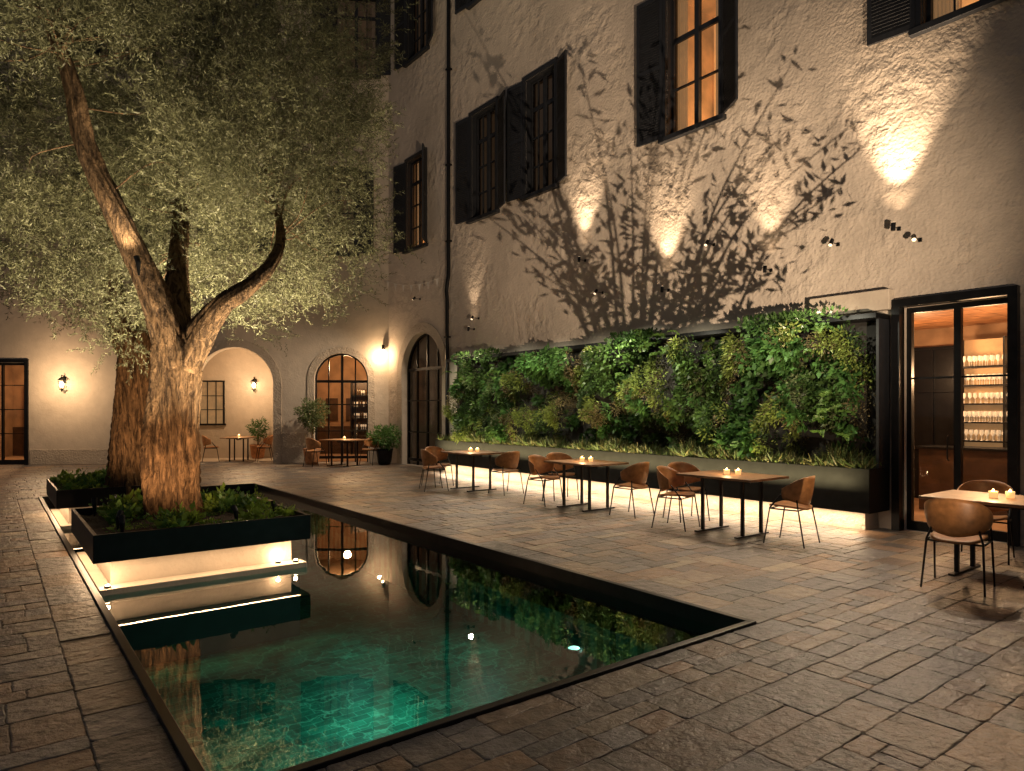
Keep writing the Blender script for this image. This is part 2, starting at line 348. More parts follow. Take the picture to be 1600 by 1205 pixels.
# ---------------------------------------------------------------- planter islands
def planter_island(y0,y1,label,Wd=2.02):
    p=thing('tree_planter',label,'planter',(.74,y0,0),group='black metal tree planters in the pool')
    L=y1-y0
    b=MB(); t=.035
    b.box(0,Wd,0,t,.2,.46).box(0,Wd,L-t,L,.2,.46).box(0,t,t,L-t,.2,.46).box(Wd-t,Wd,t,L-t,.2,.46).box(t,Wd-t,t,L-t,.2,.24)
    b.obj('trough',M_black,p,bevel=.004)
    b=MB(); n=28
    vs=[(t+(Wd-2*t)*i/n,t+(L-2*t)*j/n,.39+.05*noise.noise((i*.4,j*.4,y0))) for j in range(n+1) for i in range(n+1)]
    fs=[(j*(n+1)+i,j*(n+1)+i+1,(j+1)*(n+1)+i+1,(j+1)*(n+1)+i) for j in range(n) for i in range(n)]
    b.add(vs,fs); b.obj('soil',M_soil,p,smooth=True)
    b=MB(); b.box(.16,Wd-.14,.20,L-.15,-.12,.198); b.obj('base',M_white,p,bevel=.006)
    b=MB(); b.box(.10,Wd-.10,.05,L-.15,-.84,-.181); b.obj('footing',M_lining,p)
    b=MB(); b.box(.05,Wd-.04,.0,.198,-.18,-.045).box(.05,.158,.20,L,-.18,-.047); b.obj('ledge',M_white,p,bevel=.006)
    return p
pa=planter_island(7.2,9.3,'low black metal planter with pale lit base over the pool')
pb=planter_island(11.5,13.6,'small low black metal planter holding the rear olive trunk',1.6)
lamp('AREA',(1.75,7.22,.196),7,WARM,target=(1.75,7.25,-.5),size=1.8,sy=.03)
lamp('AREA',(.80,8.25,.19),9,WARM,size=.04,sy=1.9)
lamp('AREA',(.80,12.5,.19),9,WARM,size=.04,sy=1.9)
lamp('AREA',(1.5,11.53,.19),3,WARM,size=1.4,sy=.04)
def puck(x,y,z):
    p=thing('ledge_light','small round warm light on the planter ledge','light',(x,y,z),group='small lights on the planter ledge')
    MB().lathe([(.0,0),(.028,0),(.028,.02),(.02,.022),(.02,.018)],16).obj('housing',M_black,p,smooth=True)
    MB().lathe([(.019,.0185),(.018,.03),(0,.036)],16).obj('lens',M_bulb,p,smooth=True)
    lamp('POINT',(x,y,z+.07),2.5,WARM,size=.02)
puck(2.62,7.27,-.045); puck(.86,7.26,-.045); puck(2.45,7.33,-.045)
# ---------------------------------------------------------------- olive trees
def bark_fn(seed,amp=.14):
    def f(i,an,p):
        tw=p.z*.5
        q=Vector((math.cos(an+tw)*1.3,math.sin(an+tw)*1.3,p.z*.6+seed))
        r1=abs(noise.noise(Vector((math.cos(an+tw)*2.6,math.sin(an+tw)*2.6,p.z*.45+seed))))
        r2=abs(noise.noise(Vector((math.cos(an+tw)*6,math.sin(an+tw)*6,p.z*1.0+seed))))
        r3=abs(noise.noise(Vector((math.cos(an+tw)*13,math.sin(an+tw)*13,p.z*1.6+seed))))
        return .96+amp*.7*math.sin(3*an+p.z*.8+seed)+amp*1.6*noise.noise(q)+amp*2.6*r1-amp*.25+amp*1.8*r2+amp*1.1*r3
    return f
def resample(path,rad,n):
    path=[Vector(p) for p in path]; out=[];ro=[]
    m=len(path)-1
    for k in range(n+1):
        t=k/n*m; i=min(int(t),m-1); f=t-i
        p0=path[max(i-1,0)];p1=path[i];p2=path[i+1];p3=path[min(i+2,m)]
        out.append(.5*((2*p1)+(p2-p0)*f+(2*p0-5*p1+4*p2-p3)*f*f+(3*p1-p0-3*p2+p3)*f**3)); ro.append(rad[i]*(1-f)+rad[i+1]*f)
    return out,ro
def olive(base,limbs,trunk,ctr,radii,ncl,label,excl,lsz,seed):
    T=thing('olive_tree',label,'tree',base)
    B=Vector(base); b=MB()
    p,r=resample([Vector(q)-B for q in trunk[0]],trunk[1],90); b.tube(p,r,110,bark_fn(seed,.15))
    ends=[]
    for lp,lr in limbs:
        p,r=resample([Vector(q)-B for q in lp],lr,60); b.tube(p,r,48,bark_fn(seed+3,.14)); ends+=p[22:]
    cl=[]
    while len(cl)<ncl:
        d=rnd(1)[0]; rr=rng.random()**.42
        q=d*rr*(1+.26*noise.noise(Vector(d*2.2)+Vector((seed,0,0))))
        c=np.array(ctr)+q*np.array(radii)
        if excl(c): continue
        if noise.noise(Vector(c*1.1)+Vector((seed,5,0)))<-.30: continue
        cl.append((c,d,rr))
    for c,d,rr in cl[::6]:
        cv=Vector(c)-B; e=min(ends,key=lambda q:(q-cv).length)
        if (e-cv).length>1.0: continue
        mid=(e+cv)/2+Vector((random.uniform(-.2,.2),random.uniform(-.2,.2),random.uniform(-.1,.25)))
        p,r=resample([e,mid,cv],[.012,.006,.003],7); b.tube(p,r,5,cap=False)
    b.obj('trunk',M_bark,T,smooth=True)
    P=[];D=[];L=[];Cc=[]; TP=[];TD=[];TL=[]
    for c,d,rr in cl:
        nt_=int(rng.integers(12,20)); shade=rng.uniform(.55,1.4)
        for k in range(nt_):
            dv=d*.45+rnd(1)[0]*.9+np.array([0,0,.35]); dv/=np.linalg.norm(dv)
            st=c+rnd(1)[0]*rng.uniform(0,.34); ln=rng.uniform(.12,.33); nl=int(ln/lsz[2])
            tt=np.linspace(.05,1,nl)[:,None]; sag=np.array([0,0,-1])*(tt**2)*.06*ln
            pp=st+dv*tt*ln+sag; dd=dv*.7+rnd(nl)*.75
            P.append(pp);D.append(dd);L.append(np.full(nl,lsz[0])*rng.uniform(.7,1.3,nl)); cc=np.array([.145,.152,.085])*shade*rng.uniform(.5,1.4,(nl,1))+np.array([.015,.012,.005])*rng.random((nl,1)); Cc.append(cc)
            TP.append(st);TD.append(dv);TL.append(ln)
    P=np.concatenate(P)-np.array(base);D=np.concatenate(D);L=np.concatenate(L);Cc=np.concatenate(Cc); n=len(P)
    TP=np.array(TP)-np.array(base);TD=np.array(TD);TL=np.array(TL);nt2=len(TP)
    P=np.concatenate([P,TP]);D=np.concatenate([D,TD]);Wd=np.concatenate([np.full(n,lsz[1]),np.full(nt2,.0035)]);L=np.concatenate([L,TL]);Cc=np.concatenate([Cc,np.tile([.09,.075,.05],(nt2,1))])
    leaves('crown',P,D,rnd(len(P)),L,Wd,Cc,M_leaf,T)
    return T
def side(c): return (c[0]*.7944-c[1]*.6074)/(c[0]*.6074+c[1]*.7944)
def ex1(c):
    x,y,z=c
    if side(c)>-.185+.03*math.sin(z*2.3): return True
    if z<2.62+.3*math.sin(x*3)+max(0,x-2.6)*.5: return True
    if z<3.2 and math.hypot(x-1.65,y-8.6)<1.0: return True
    if y<8.9+(.3 if x<1.5 else 0) and -.1<x<3.0 and z<(5.2 if x<1.4 else 3.9) and (x*.6074+y*.7944)<8.5: return True
    return False
olive((1.68,8.6,.38),
  [([(1.70,8.56,2.1),(1.62,8.52,2.5),(1.42,8.54,3.0),(1.10,8.64,3.75),(.82,8.72,4.45),(.70,8.7,5.1),(.42,8.8,6.0),(.2,8.9,6.9)],[.20,.165,.13,.11,.092,.07,.045,.03]),
   ([(1.76,8.5,2.1),(1.92,8.35,2.50),(2.10,8.15,2.80),(2.34,8.0,3.0),(2.56,7.95,3.25),(2.74,8.1,3.6),(2.86,8.6,4.1),(2.9,9.3,4.7)],[.18,.135,.10,.08,.065,.05,.03,.02]),
   ([(1.7,8.6,2.2),(1.8,9.0,3.4),(1.95,9.5,4.5),(2.0,9.8,5.8)],[.16,.10,.07,.04])],
  ([(1.68,8.6,.3),(1.64,8.6,.6),(1.66,8.58,1.2),(1.72,8.57,1.9),(1.73,8.56,2.25),(1.7,8.55,2.5)],[.30,.255,.235,.225,.225,.16]),
  (1.95,9.3,5.0),(2.85,2.5,3.0),1450,'gnarled old olive tree lit from below in black planter',ex1,(.052,.0095,.0120),1.3)
def ex2(c): return c[2]<3.0 or side(c)>-.20
olive((1.70,11.9,.38),
  [([(1.72,11.9,2.5),(1.55,11.95,3.1),(1.40,12.05,4.04),(1.2,12.2,5.2),(1.0,12.3,6.4)],[.18,.14,.11,.08,.04]),
   ([(1.78,11.9,2.6),(2.1,12.0,3.3),(2.5,12.3,4.3),(2.7,12.6,5.4)],[.16,.11,.08,.05])],
  ([(1.74,11.9,.3),(1.74,11.9,.7),(1.76,11.9,1.5),(1.80,11.9,2.2),(1.80,11.9,2.8)],[.34,.28,.265,.26,.18]),
  (1.35,12.3,5.4),(2.2,2.2,2.6),480,'older olive tree with thick twisted trunk in rear planter',ex2,(.062,.012,.019),5.7)
UL=[]
def uplight(loc,tgt,W,ang=80,colr=WARM,lab='small black uplight set in planting soil'):
    d=(Vector(tgt)-Vector(loc)).normalized(); UL.append(loc)
    p=thing('tree_uplight',lab,'light',loc,group='uplights aimed at the trees')
    MB().tube([(0,0,-.12),tuple(d*.02),tuple(d*.09)],[.01,.026,.030],14).obj('housing',M_black,p)
    lamp('SPOT',tuple(Vector(loc)+Vector((0,0,.02))+(Vector(tgt)-Vector(loc)).normalized()*.12),W,colr,target=tgt,angle=ang,blend=.9,size=.04)
CW=(1,.79,.50); OR=(1,.58,.28)
uplight((2.05,7.42,.52),(1.70,8.55,1.5),125,110,OR)
uplight((1.0,7.7,.52),(1.6,8.6,1.6),110,110,OR)
uplight((2.5,7.6,.50),(2.3,8.9,4.4),1300,80,CW)
uplight((1.0,7.42,.50),(1.1,9.0,4.4),950,72,CW)
uplight((2.5,9.1,.50),(2.7,9.8,4.8),2600,82,CW)
uplight((.95,9.1,.50),(.9,10.,4.8),1200,82,CW)
uplight((1.15,9.2,.54),(1.75,11.9,1.7),480,50,OR)
uplight((2.1,11.8,.50),(2.1,12.3,5),900,95,CW)
uplight((1.26,8.2,3.15),(.84,8.75,4.9),90,110,CW,lab='small black spotlight clamped to the olive limb')
def cover(name,label,x0,x1,y0,y1,z,ncl,seed,tr):
    P=[];D=[];L=[];Wd=[];Cc=[]
    for i in range(ncl):
        cx=rng.uniform(x0,x1);cy=rng.uniform(y0,y1)
        if noise.noise((cx*1.7,cy*1.7,seed))<-.12: continue
        h=rng.uniform(.05,.24)
        for u in UL[:2]:
            a=Vector((u[0],u[1]));t_=Vector(tr); ab=t_-a; q=Vector((cx,cy)); f=max(0,min(1,(q-a).dot(ab)/ab.length_squared))
            if (q-(a+ab*f)).length<.22: h=.03
        if seed==2 and cy<11.8: h*=.5
        n=int(rng.integers(18,40)); big=rng.random()<.5
        d=rnd(n); d[:,2]=np.abs(d[:,2])*.7+.25; st=np.array([cx,cy,z])+d*np.array([.12,.12,h])*rng.random((n,1))
        P.append(st);D.append(d);s=(.085 if big else .045)*(1 if h>.04 else .5)
        L.append(np.full(n,s)*rng.uniform(.6,1.3,n));Wd.append(np.full(n,s*.75 if big else s*.4))
        c=np.array([.22,.33,.05]) if rng.random()<.6 else np.array([.09,.19,.04]); Cc.append(c*rng.uniform(.6,1.4,(n,1)))
    o=leaves(name,np.concatenate(P),np.concatenate(D),rnd(sum(map(len,P))),np.concatenate(L),np.concatenate(Wd),np.concatenate(Cc),M_green)
    tag(o,label,'plants'); o['kind']='stuff'
    return o
cover('ground_cover_plants','low leafy green plants growing in planter soil',.85,2.68,7.3,9.2,.41,230,1,(1.66,8.6))
cover('ground_cover_plants','low leafy green plants around rear olive trunk',.85,2.25,11.6,13.5,.41,150,2,(1.75,11.9))
# ---------------------------------------------------------------- walls
def fr(o,e,n):
    M=Matrix.Identity(4)
    for i in range(3): M[i][0]=e[i];M[i][1]=n[i];M[i][2]=(0,0,1)[i];M[i][3]=o[i]
    return M
MR=fr((9.6,0,0),(0,1,0),(-1,0,0))
ev=Vector((-9.37,5.78,0)).normalized(); nv=Vector((-ev.y,ev.x,0)); nv=nv if nv.y<0 else -nv
MBk=fr((9.6,18.72,0),ev,nv)
def arch_pts(s0,s1,zt,n=20,z0=-.02):
    w_=(s1-s0)/2; c=(s0+s1)/2; sp=zt-w_
    return [(s0,z0)]+[(c-w_*math.cos(math.pi*k/n),sp+w_*math.sin(math.pi*k/n)) for k in range(n+1)]+[(s1,z0)]
def rect(s0,s1,z0,z1): return [(s0,z0),(s0,z1),(s1,z1),(s1,z0)]
def wallmesh(outer,holes,th,m,parent):
    cu=bpy.data.curves.new('c','CURVE'); cu.dimensions='2D'; cu.fill_mode='BOTH'; cu.extrude=th/2
    for pts in [outer]+holes:
        sp=cu.splines.new('POLY'); sp.points.add(len(pts)-1); sp.use_cyclic_u=True
        for q,p in zip(sp.points,pts): q.co=(p[0],p[1],0,1)
    ob=bpy.data.objects.new('tmp',cu); col.objects.link(ob); dg=bpy.context.evaluated_depsgraph_get(); dg.update()
    me=bpy.data.meshes.new_from_object(ob.evaluated_get(dg)); bpy.data.objects.remove(ob)
    T=Matrix(((1,0,0,0),(0,0,1,-th/2),(0,1,0,0),(0,0,0,1))); me.transform(T); me.flip_normals(); me.materials.clear(); me.materials.append(m); me.name='wall'
    o=bpy.data.objects.new('wall',me); col.objects.link(o); o.parent=parent; return o
BR=thing('courtyard_building','tall plastered facade with dark shuttered windows and bar door','building',M=MR)
BB=thing('courtyard_building','arcaded plastered building with arched glazed doors','building',M=MBk)
TH=.35
Rw=[(6.89,8.0,6.45,9.05,1),(13.15,14.2,6.35,8.95,0),(11.03,12.03,6.4,9.0,0),(16.5,17.55,6.2,8.75,3),(2.5,3.8,6.55,9.1,2),(16.4,17.5,11.6,14.1,0),(13.1,14.2,11.75,14.2,0)]
archR=(15.6,17.85,3.75); doorR=(2.84,4.04,2.95)
wallmesh([(-4,-.02),(-4,15),(18.72,15),(18.72,-.02)],[rect(a,b_,c,d) for a,b_,c,d,_ in Rw]+[arch_pts(*archR,z0=.0)]+[rect(doorR[0],doorR[1],.0,doorR[2])],TH,M_wall,BR)
Bw=[(.35,1.6,11.7,14.1,0),(3.9,5.0,11.7,14.1,0),(7.3,8.4,11.7,14.1,0),(1.0,2.0,6.3,8.8,0),(3.9,4.95,6.3,8.8,0),(7.3,8.4,6.3,8.8,0)]
a1=(.61,2.2,3.29); a2=(3.39,5.63,3.45); dB=(10.34,12.4,2.95)
wallmesh([(0,-.02),(0,15),(18,15),(18,-.02)],[rect(a,b_,c,d) for a,b_,c,d,_ in Bw]+[arch_pts(*a,z0=.0) for a in (a1,a2)]+[rect(dB[0],dB[1],0,dB[2])],TH,M_wallb,BB)
def shutter(parent,x,y,wd,h,ang,flip):
    b=MB(); s=-1 if flip else 1
    def bx(a,c,y0,y1,z0,z1): b.box(min(a*s,c*s),max(a*s,c*s),y0,y1,z0,z1)
    bx(0,.06,0,.04,0,h); bx(wd-.06,wd,0,.04,0,h); bx(.06,wd-.06,0,.04,0,.08); bx(.06,wd-.06,0,.04,h-.08,h); bx(.06,wd-.06,0,.04,h*.5-.04,h*.5+.04)
    bx(.05,wd-.05,.017,.021,.05,h-.05)
    n=int(h/.05)
    for k in range(n):
        z=.1+(h-.2)*k/n; M=Matrix.Translation((0,.02,z+.03))@Matrix.Rotation(math.radians(35),4,'X')
        b.box(min(.05*s,(wd-.05)*s),max(.05*s,(wd-.05)*s),-.02,.02,-.004,.004,M)
    b.obj('shutter',M_shut,parent,(x,y,0),rot=(0,0,math.radians(ang)))
def window(Bd,s0,s1,z0,z1,lit,angs=(14,8),rows=4,depth=-.2):
    wd=s1-s0; h=z1-z0; hw=wd/2
    b=MB(); f=.055
    b.box(-hw,-hw+f,depth,depth+.08,0,h).box(hw-f,hw,depth,depth+.08,0,h).box(-hw+f,hw-f,depth,depth+.08,h-f,h).box(-hw+f,hw-f,depth,depth+.08,0,f)
    b.box(-.045,.045,depth+.005,depth+.09,f,h-f)
    for k in range(1,rows): 
        t_=.045 if k==rows-1 else .016
        b.box(-hw+f,hw-f,depth+.02,depth+.065,h*k/rows-t_,h*k/rows+t_)
    if lit!=1:
        for sx in (-1,1): b.box(sx*hw*.5-.014,sx*hw*.5+.014,depth+.022,depth+.063,f,h-f)
    t=.09; e=.045
    b.box(-hw-t,-hw-.001,.0,e,-.0,h+t).box(hw+.001,hw+t,0,e,0,h+t).box(-hw-.001,hw+.001,0,e,h+.001,h+t)
    b.box(-hw-.0005,-hw+.012,-.119,-.001,0,h).box(hw-.012,hw+.0005,-.119,-.001,0,h).box(-hw,hw,-.119,-.001,h-.012,h+.0005)
    W=b.obj('window',M_shut,Bd,((s0+s1)/2,0,z0))
    MB().pane(-hw,hw,depth+.04,0,h).obj('glass',M_glass,W)
    MB().box(-hw-t-.04,hw+t+.04,-.18,.10,-.09,-.002).obj('sill',M_shut,W,bevel=.006)
    MB().room(-hw-.1,hw+.1,-1.5,-.36,-.1,h+.1).obj('room_interior',M_glowroom if lit else M_dimroom,W)
    b=MB(); nn=40
    for sx,wid in ((-1,.42),(1,.34 if lit!=2 else .42)):
        vs=[];
        for k in range(nn+1):
            x=sx*(hw-wid*wd*k/nn*(.6 if lit else .35)); y=-.30-.03*math.sin(k*1.1)
            vs+=[(x,y,0),(x,y,h)]
        b.add(vs,[(2*k,2*k+2,2*k+3,2*k+1) for k in range(nn)])
    b.obj('curtain',M_curt if lit else M_curtd,W,smooth=True)
    if lit:
        MB().box(-hw*1.05,hw*1.05,-1.45,-1.4,-.05,h*1.02).obj('glowing_back_wall',M_glow,W)  # wall glows by itself, room light put into its material
        Mw=MR if Bd is BR else MBk
        lamp('POINT',tuple(Mw@Vector(((s0+s1)/2-.2,-1.0,z0+.7))),12,(1,.58,.26),size=.08)
    sw=min(.58,wd/2)
    shutter(W,-hw-.07,.055,sw,h,180-angs[0],False)
    shutter(W,hw+.07,.055,sw,h,-(180-angs[1]),True)
    return W
for i,(a,b_,c,d,l) in enumerate(Rw): window(BR,a,b_,c,d,l,angs=(32,6) if i==0 else ((40,10) if i==3 else (18,7)),rows=3 if l==1 else 4)
for a,b_,c,d,l in Bw: window(BB,a,b_,c,d,l,angs=(12,10))
def arch_trim(Bd,s0,s1,zt,wd,e,m,name='stone_surround'):
    i=arch_pts(s0,s1,zt,24,0.0); o=arch_pts(s0-wd,s1+wd,zt+wd,24,0.0)
    n=len(i); vs=[(p[0],e,p[1]) for p in i]+[(p[0],e,p[1]) for p in o]+[(p[0],0.0,p[1]) for p in i]+[(p[0],0.0,p[1]) for p in o]
    fs=[(k,k+1,n+k+1,n+k) for k in range(n-1)]+[(k,k+1,2*n+k+1,2*n+k) for k in range(n-1)]+[(n+k,n+k+1,3*n+k+1,3*n+k) for k in range(n-1)]
    return MB().add(vs,fs).obj(name,m,Bd)
def arch_glaze(Bd,s0,s1,zt,d,nv,hz,label=None,thick=.05):
    w_=(s1-s0)/2; c=(s0+s1)/2; sp=zt-w_
    b=MB(); pts=arch_pts(s0,s1,zt,24,.0); inn=arch_pts(s0+thick,s1-thick,zt-thick,24,.0); n=len(pts)
    vs=[(p[0]-c,d+.04,p[1]) for p in pts]+[(p[0]-c,d+.04,p[1]) for p in inn]+[(p[0]-c,d-.04,p[1]) for p in pts]+[(p[0]-c,d-.04,p[1]) for p in inn]
    b.add(vs,[(k,k+1,n+k+1,n+k) for k in range(n-1)]+[(n+k,n+k+1,3*n+k+1,3*n+k) for k in range(n-1)])
    for k in range(1,nv):
        x=-w_+2*w_*k/nv; top=sp+math.sqrt(max(0,w_*w_-x*x))-.02; t=.035 if (nv%2==0 and k==nv//2) else .018
        b.box(x-t,x+t,d-.03,d+.03,.0,top)
    for z in hz:
        hw=w_ if z<=sp else math.sqrt(max(0,w_*w_-(z-sp)**2)); t=.04 if abs(z-hz[-1])<.01 or z<.3 else .016
        b.box(-hw+.02,hw-.02,d-.028,d+.028,z-t,z+t)
    D=b.obj('arched_door',M_black,Bd,(c,0,0))
    g=MB(); m=len(inn); g.add([(p[0]-c,d,p[1]) for p in inn],[tuple(range(m))]); g.obj('glass',M_glass,D)
    return D
arch_trim(BB,*a1,.2,.03,M_stone); arch_trim(BB,*a2,.24,.03,M_stone); arch_trim(BR,*archR,.28,.03,M_stone)
for i,(p,q,h) in enumerate(((2.42,3.13,.9),(5.89,6.9,.7),(.02,.39,.9),(6.9,10.2,.45))):
    MB().box(p,q,.0,.045-.004*i,.0,h).obj('stone_pier',M_stone,BB,bevel=.012)
arch_glaze(BB,*a1,-.18,4,(.15,.95,1.75,2.45)); arch_glaze(BR,*archR,-.2,4,(.15,.95,1.85,2.75))
MB().room(.0,2.95,-4,-.36,.012,3.6).obj('room_interior',M_room,BB)
MB().room(9.9,13,-4,-.36,.012,3.4).obj('room_interior',M_room,BB)
MB().room(3.0,6.6,-2.3,-.352,.012,3.7).obj('arcade_alcove',M_wallb,BB)
MB().room(15,18.3,-2.5,-.36,.012,4).obj('dark_room_interior',M_dimroom,BR)
MB().room(1.2,6.6,-3.6,-.36,.012,3.2).obj('bar_room_interior',M_room,BR)
b=MB()
for k in range(19): b.box(1.2+k*.278,1.2+k*.278+.27,-3.58,-.37,3.02,3.08)
b.obj('timber_ceiling',M_woodc,BR)
for s in (.7,1.4,2.1): MB().box(s,s+.42,-3.99,-3.95,1.2,2.0).obj('picture_frame',M_woodd,BB)
for s in (10.3,11.0,11.7): MB().box(s,s+.45,-3.99,-3.95,1.2,2.1).obj('picture_frame',M_woodd,BB)
MB().box(.0,2.95,-3.98,-3.96,.02,1.0).obj('wainscot',M_woodd,BB); MB().box(9.9,13,-3.98,-3.96,.02,1.0).obj('wainscot',M_woodd,BB)
b=MB()
for k in range(5): b.box(4.6+k*.42,4.64+k*.42,-3.58,-3.52,.02,2.7)
for z in (.9,1.9,2.66): b.box(4.6,6.32,-3.579,-3.525,z,z+.04)
b.box(4.64,6.28,-3.59,-3.57,.02,2.66)
b.obj('interior_glazed_screen',M_black,BR)
def wl(M,p): return tuple(M@Vector(p))
lamp('POINT',wl(MR,(3.6,-1.6,2.1)),100,(1,.58,.28),size=.12); lamp('POINT',wl(MR,(4.8,-2.4,2.2)),60,(1,.58,.28),size=.12)
lamp('POINT',wl(MBk,(1.5,-2,3.0)),110,(1,.6,.28),size=.12); lamp('POINT',wl(MBk,(11.2,-2,2.9)),120,(1,.6,.28),size=.12)
b=MB(); s0,s1,zt=doorR
b.box(s0-.10,s0,-.05,.10,0,zt+.10).box(s1,s1+.10,-.05,.10,0,zt+.10).box(s0,s1,-.05,.099,zt,zt+.10)
m_=(s0+s1)/2
for x in (s0,m_-.04,s1-.06): b.box(x,x+.06 if x!=m_-.04 else x+.08,-.2,-.12,.02,zt)
b.box(s0,s1,-.199,-.121,.0,.12).box(s0,s1,-.199,-.121,zt-.07,zt-.002).box(s0,s1,-.18,-.14,2.0,2.025)
b.tube([(m_+.09,-.10,.95),(m_+.09,-.06,.97),(m_+.09,-.06,1.25),(m_+.09,-.10,1.27)],.01,8)
D=b.obj('bar_door',M_black,BR)
MB().pane(s0,s1,-.16,.1,zt).obj('glass',M_glass,D)
MB().box(s1+.101,5.25,.0,.16,2.93,3.2).obj('door_canopy',M_wallb,BR,bevel=.01)
b=MB(); s0,s1,zt=dB
for x in (s0,s0+.66,s0+1.36,s1-.05): b.box(x,x+.05,-.2,-.12,.0,zt)
b.box(s0,s1,-.199,-.121,.0,.14).box(s0,s1,-.199,-.121,zt-.07,zt-.002)
for z in (.9,1.6,2.3): b.box(s0,s1,-.18,-.14,z-.012,z+.012)
b.box(s0-.1,s0-.001,0,.05,0,zt+.1).box(s1+.001,s1+.1,0,.05,0,zt+.1).box(s0,s1,0,.05,zt+.001,zt+.1)
D=b.obj('glazed_door',M_black,BB)
MB().pane(s0,s1,-.16,.1,zt).obj('glass',M_glass,D)
def shelf(M,s0,s1,d,zs,label,bottles=.4,back=False):
    T=thing('bar_shelf',label,'shelf',M=M@Matrix.Translation((s0,d,0)),group='lit bar shelves')
    L=s1-s0; b=MB(); b.box(0,.04,0,.3,0,zs[-1]+.45).box(L-.04,L,0,.3,0,zs[-1]+.45)
    for z in zs: b.box(.04,L-.04,0,.3,z-.025,z)
    k=.7
    while k<L-.2: b.box(k,k+.025,.02,.299,0,zs[-1]+.45); k+=.7
    b.obj('shelf_frame',M_black,T)
    MB().box(.04,L-.04,-.03,-.005,0,zs[-1]+.45).obj('back_panel',M_shelfback if back else M_woodd,T)
    gb=MB(); bb=MB()
    for z in zs:
        for row in (.10,.2):
            x=.08+row*.2
            while x<L-.1:
                if row>.15 and random.random()<bottles: bb.lathe([(0,0),(.035,0),(.035,.15),(.012,.2),(.012,.25),(0,.25)],8,(x,row,z))
                else: gb.lathe([(.026,0),(.003,.006),(.003,.07),(.030,.11),(.024,.17)],8,(x,row,z))
                x+=random.uniform(.065,.085)
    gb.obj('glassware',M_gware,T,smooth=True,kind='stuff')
    if bottles: bb.obj('bottles',M_bottle,T,smooth=True,kind='stuff')
    lamp('AREA',wl(M,((s0+s1)/2,d+.6,zs[-1]+.5)),14,(1,.62,.3),target=wl(M,((s0+s1)/2,d+.1,1.0)),size=L*.8,sy=.05)
shelf(MR,2.4,4.5,-3.3,(.5,.8,1.1,1.4,1.7,2.0,2.3),'tall bar shelf with self-glowing back panel, filled with stemmed glasses',0,True)
shelf(MBk,.3,1.6,-3.8,(.9,1.3,1.7,2.1),'black shelf with bottles seen through arched door',.6)
shelf(MBk,10.6,12.2,-3.6,(.9,1.3,1.7,2.1),'black shelf with bottles behind the glazed door',.6)
T=thing('bar_counter','dark timber bar counter inside the lit bar','counter',M=MR@Matrix.Translation((2.4,-2.4,0)))
MB().box(0,2.3,-.25,.25,.02,.98).obj('counter_body',M_woodd,T); MB().box(-.04,2.34,-.3,.3,.981,1.02).obj('counter_top',M_black,T,bevel=.005)
b=MB()
s0,s1,z0,z1=5.49,6.3,1.14,2.5
b.box(s0,s0+.05,-2.29,-2.23,z0,z1).box(s1-.05,s1,-2.29,-2.23,z0,z1).box(s0,s1,-2.291,-2.231,z1,z1+.05).box(s0-.05,s1+.05,-2.29,-2.2,z0-.06,z0)
for k in (1,2): b.box(s0+(s1-s0)*k/3-.012,s0+(s1-s0)*k/3+.012,-2.28,-2.24,z0,z1)
for k in (1,2): b.box(s0+.05,s1-.05,-2.279,-2.241,z0+(z1-z0)*k/3-.012,z0+(z1-z0)*k/3+.012)
D=b.obj('window',M_black,BB)
MB().pane(s0,s1,-2.285,z0,z1).obj('lit_pane',mat('lit pane',(.1,.06,.03),.3,0,.9,5,emit=(1,.55,.22),es=.22),D)
b=MB(); b.tube([(15.2,.07,15),(15.2,.07,5.1),(15.22,.09,4.95),(15.27,.09,4.7),(15.27,.07,4.5),(15.27,.07,.05)],.05,12)
for z in (13,10.5,8,6,3.5,1.5): b.box(15.13 if z>5 else 15.20,15.27 if z>5 else 15.34,0.0,.125,z-.02,z+.02)
b.obj('drainpipe',M_black,BR,smooth=False)
# ---------------------------------------------------------------- living wall
LW=thing('living_wall','green living wall of ferns and ivy in dark metal frame','living wall',M=MR)
Y0,Y1=4.19,15.0
MB().box(Y0,Y1,.03,.60,.25,.83).obj('planter_trough',M_trough,LW,bevel=.006)
MB().box(Y0+.15,Y1-.1,.03,.40,.0,.248).obj('base',M_stone,LW)
MB().box(Y0,Y1-.2,.025,.42,2.80,2.87).obj('canopy',M_black,LW,bevel=.005)
MB().box(Y0+.001,Y0+.035,.027,.34,.832,2.799).obj('side_panel',M_shut,LW)
MB().box(Y0+.036,Y1-.2,.027,.06,.832,2.799).obj('back_panel',M_dark,LW)
def lw_pt(s,z,d): return np.array([9.6-d,s,z])
P=[];D=[];L=[];Wd=[];Cc=[]
species=[((.060,.110,.028),.10,.62),((.035,.065,.022),.055,.55),((.15,.19,.045),.075,.4),((.14,.11,.055),.04,.5),((.065,.145,.038),.13,.62),((.11,.13,.06),.06,.45)]
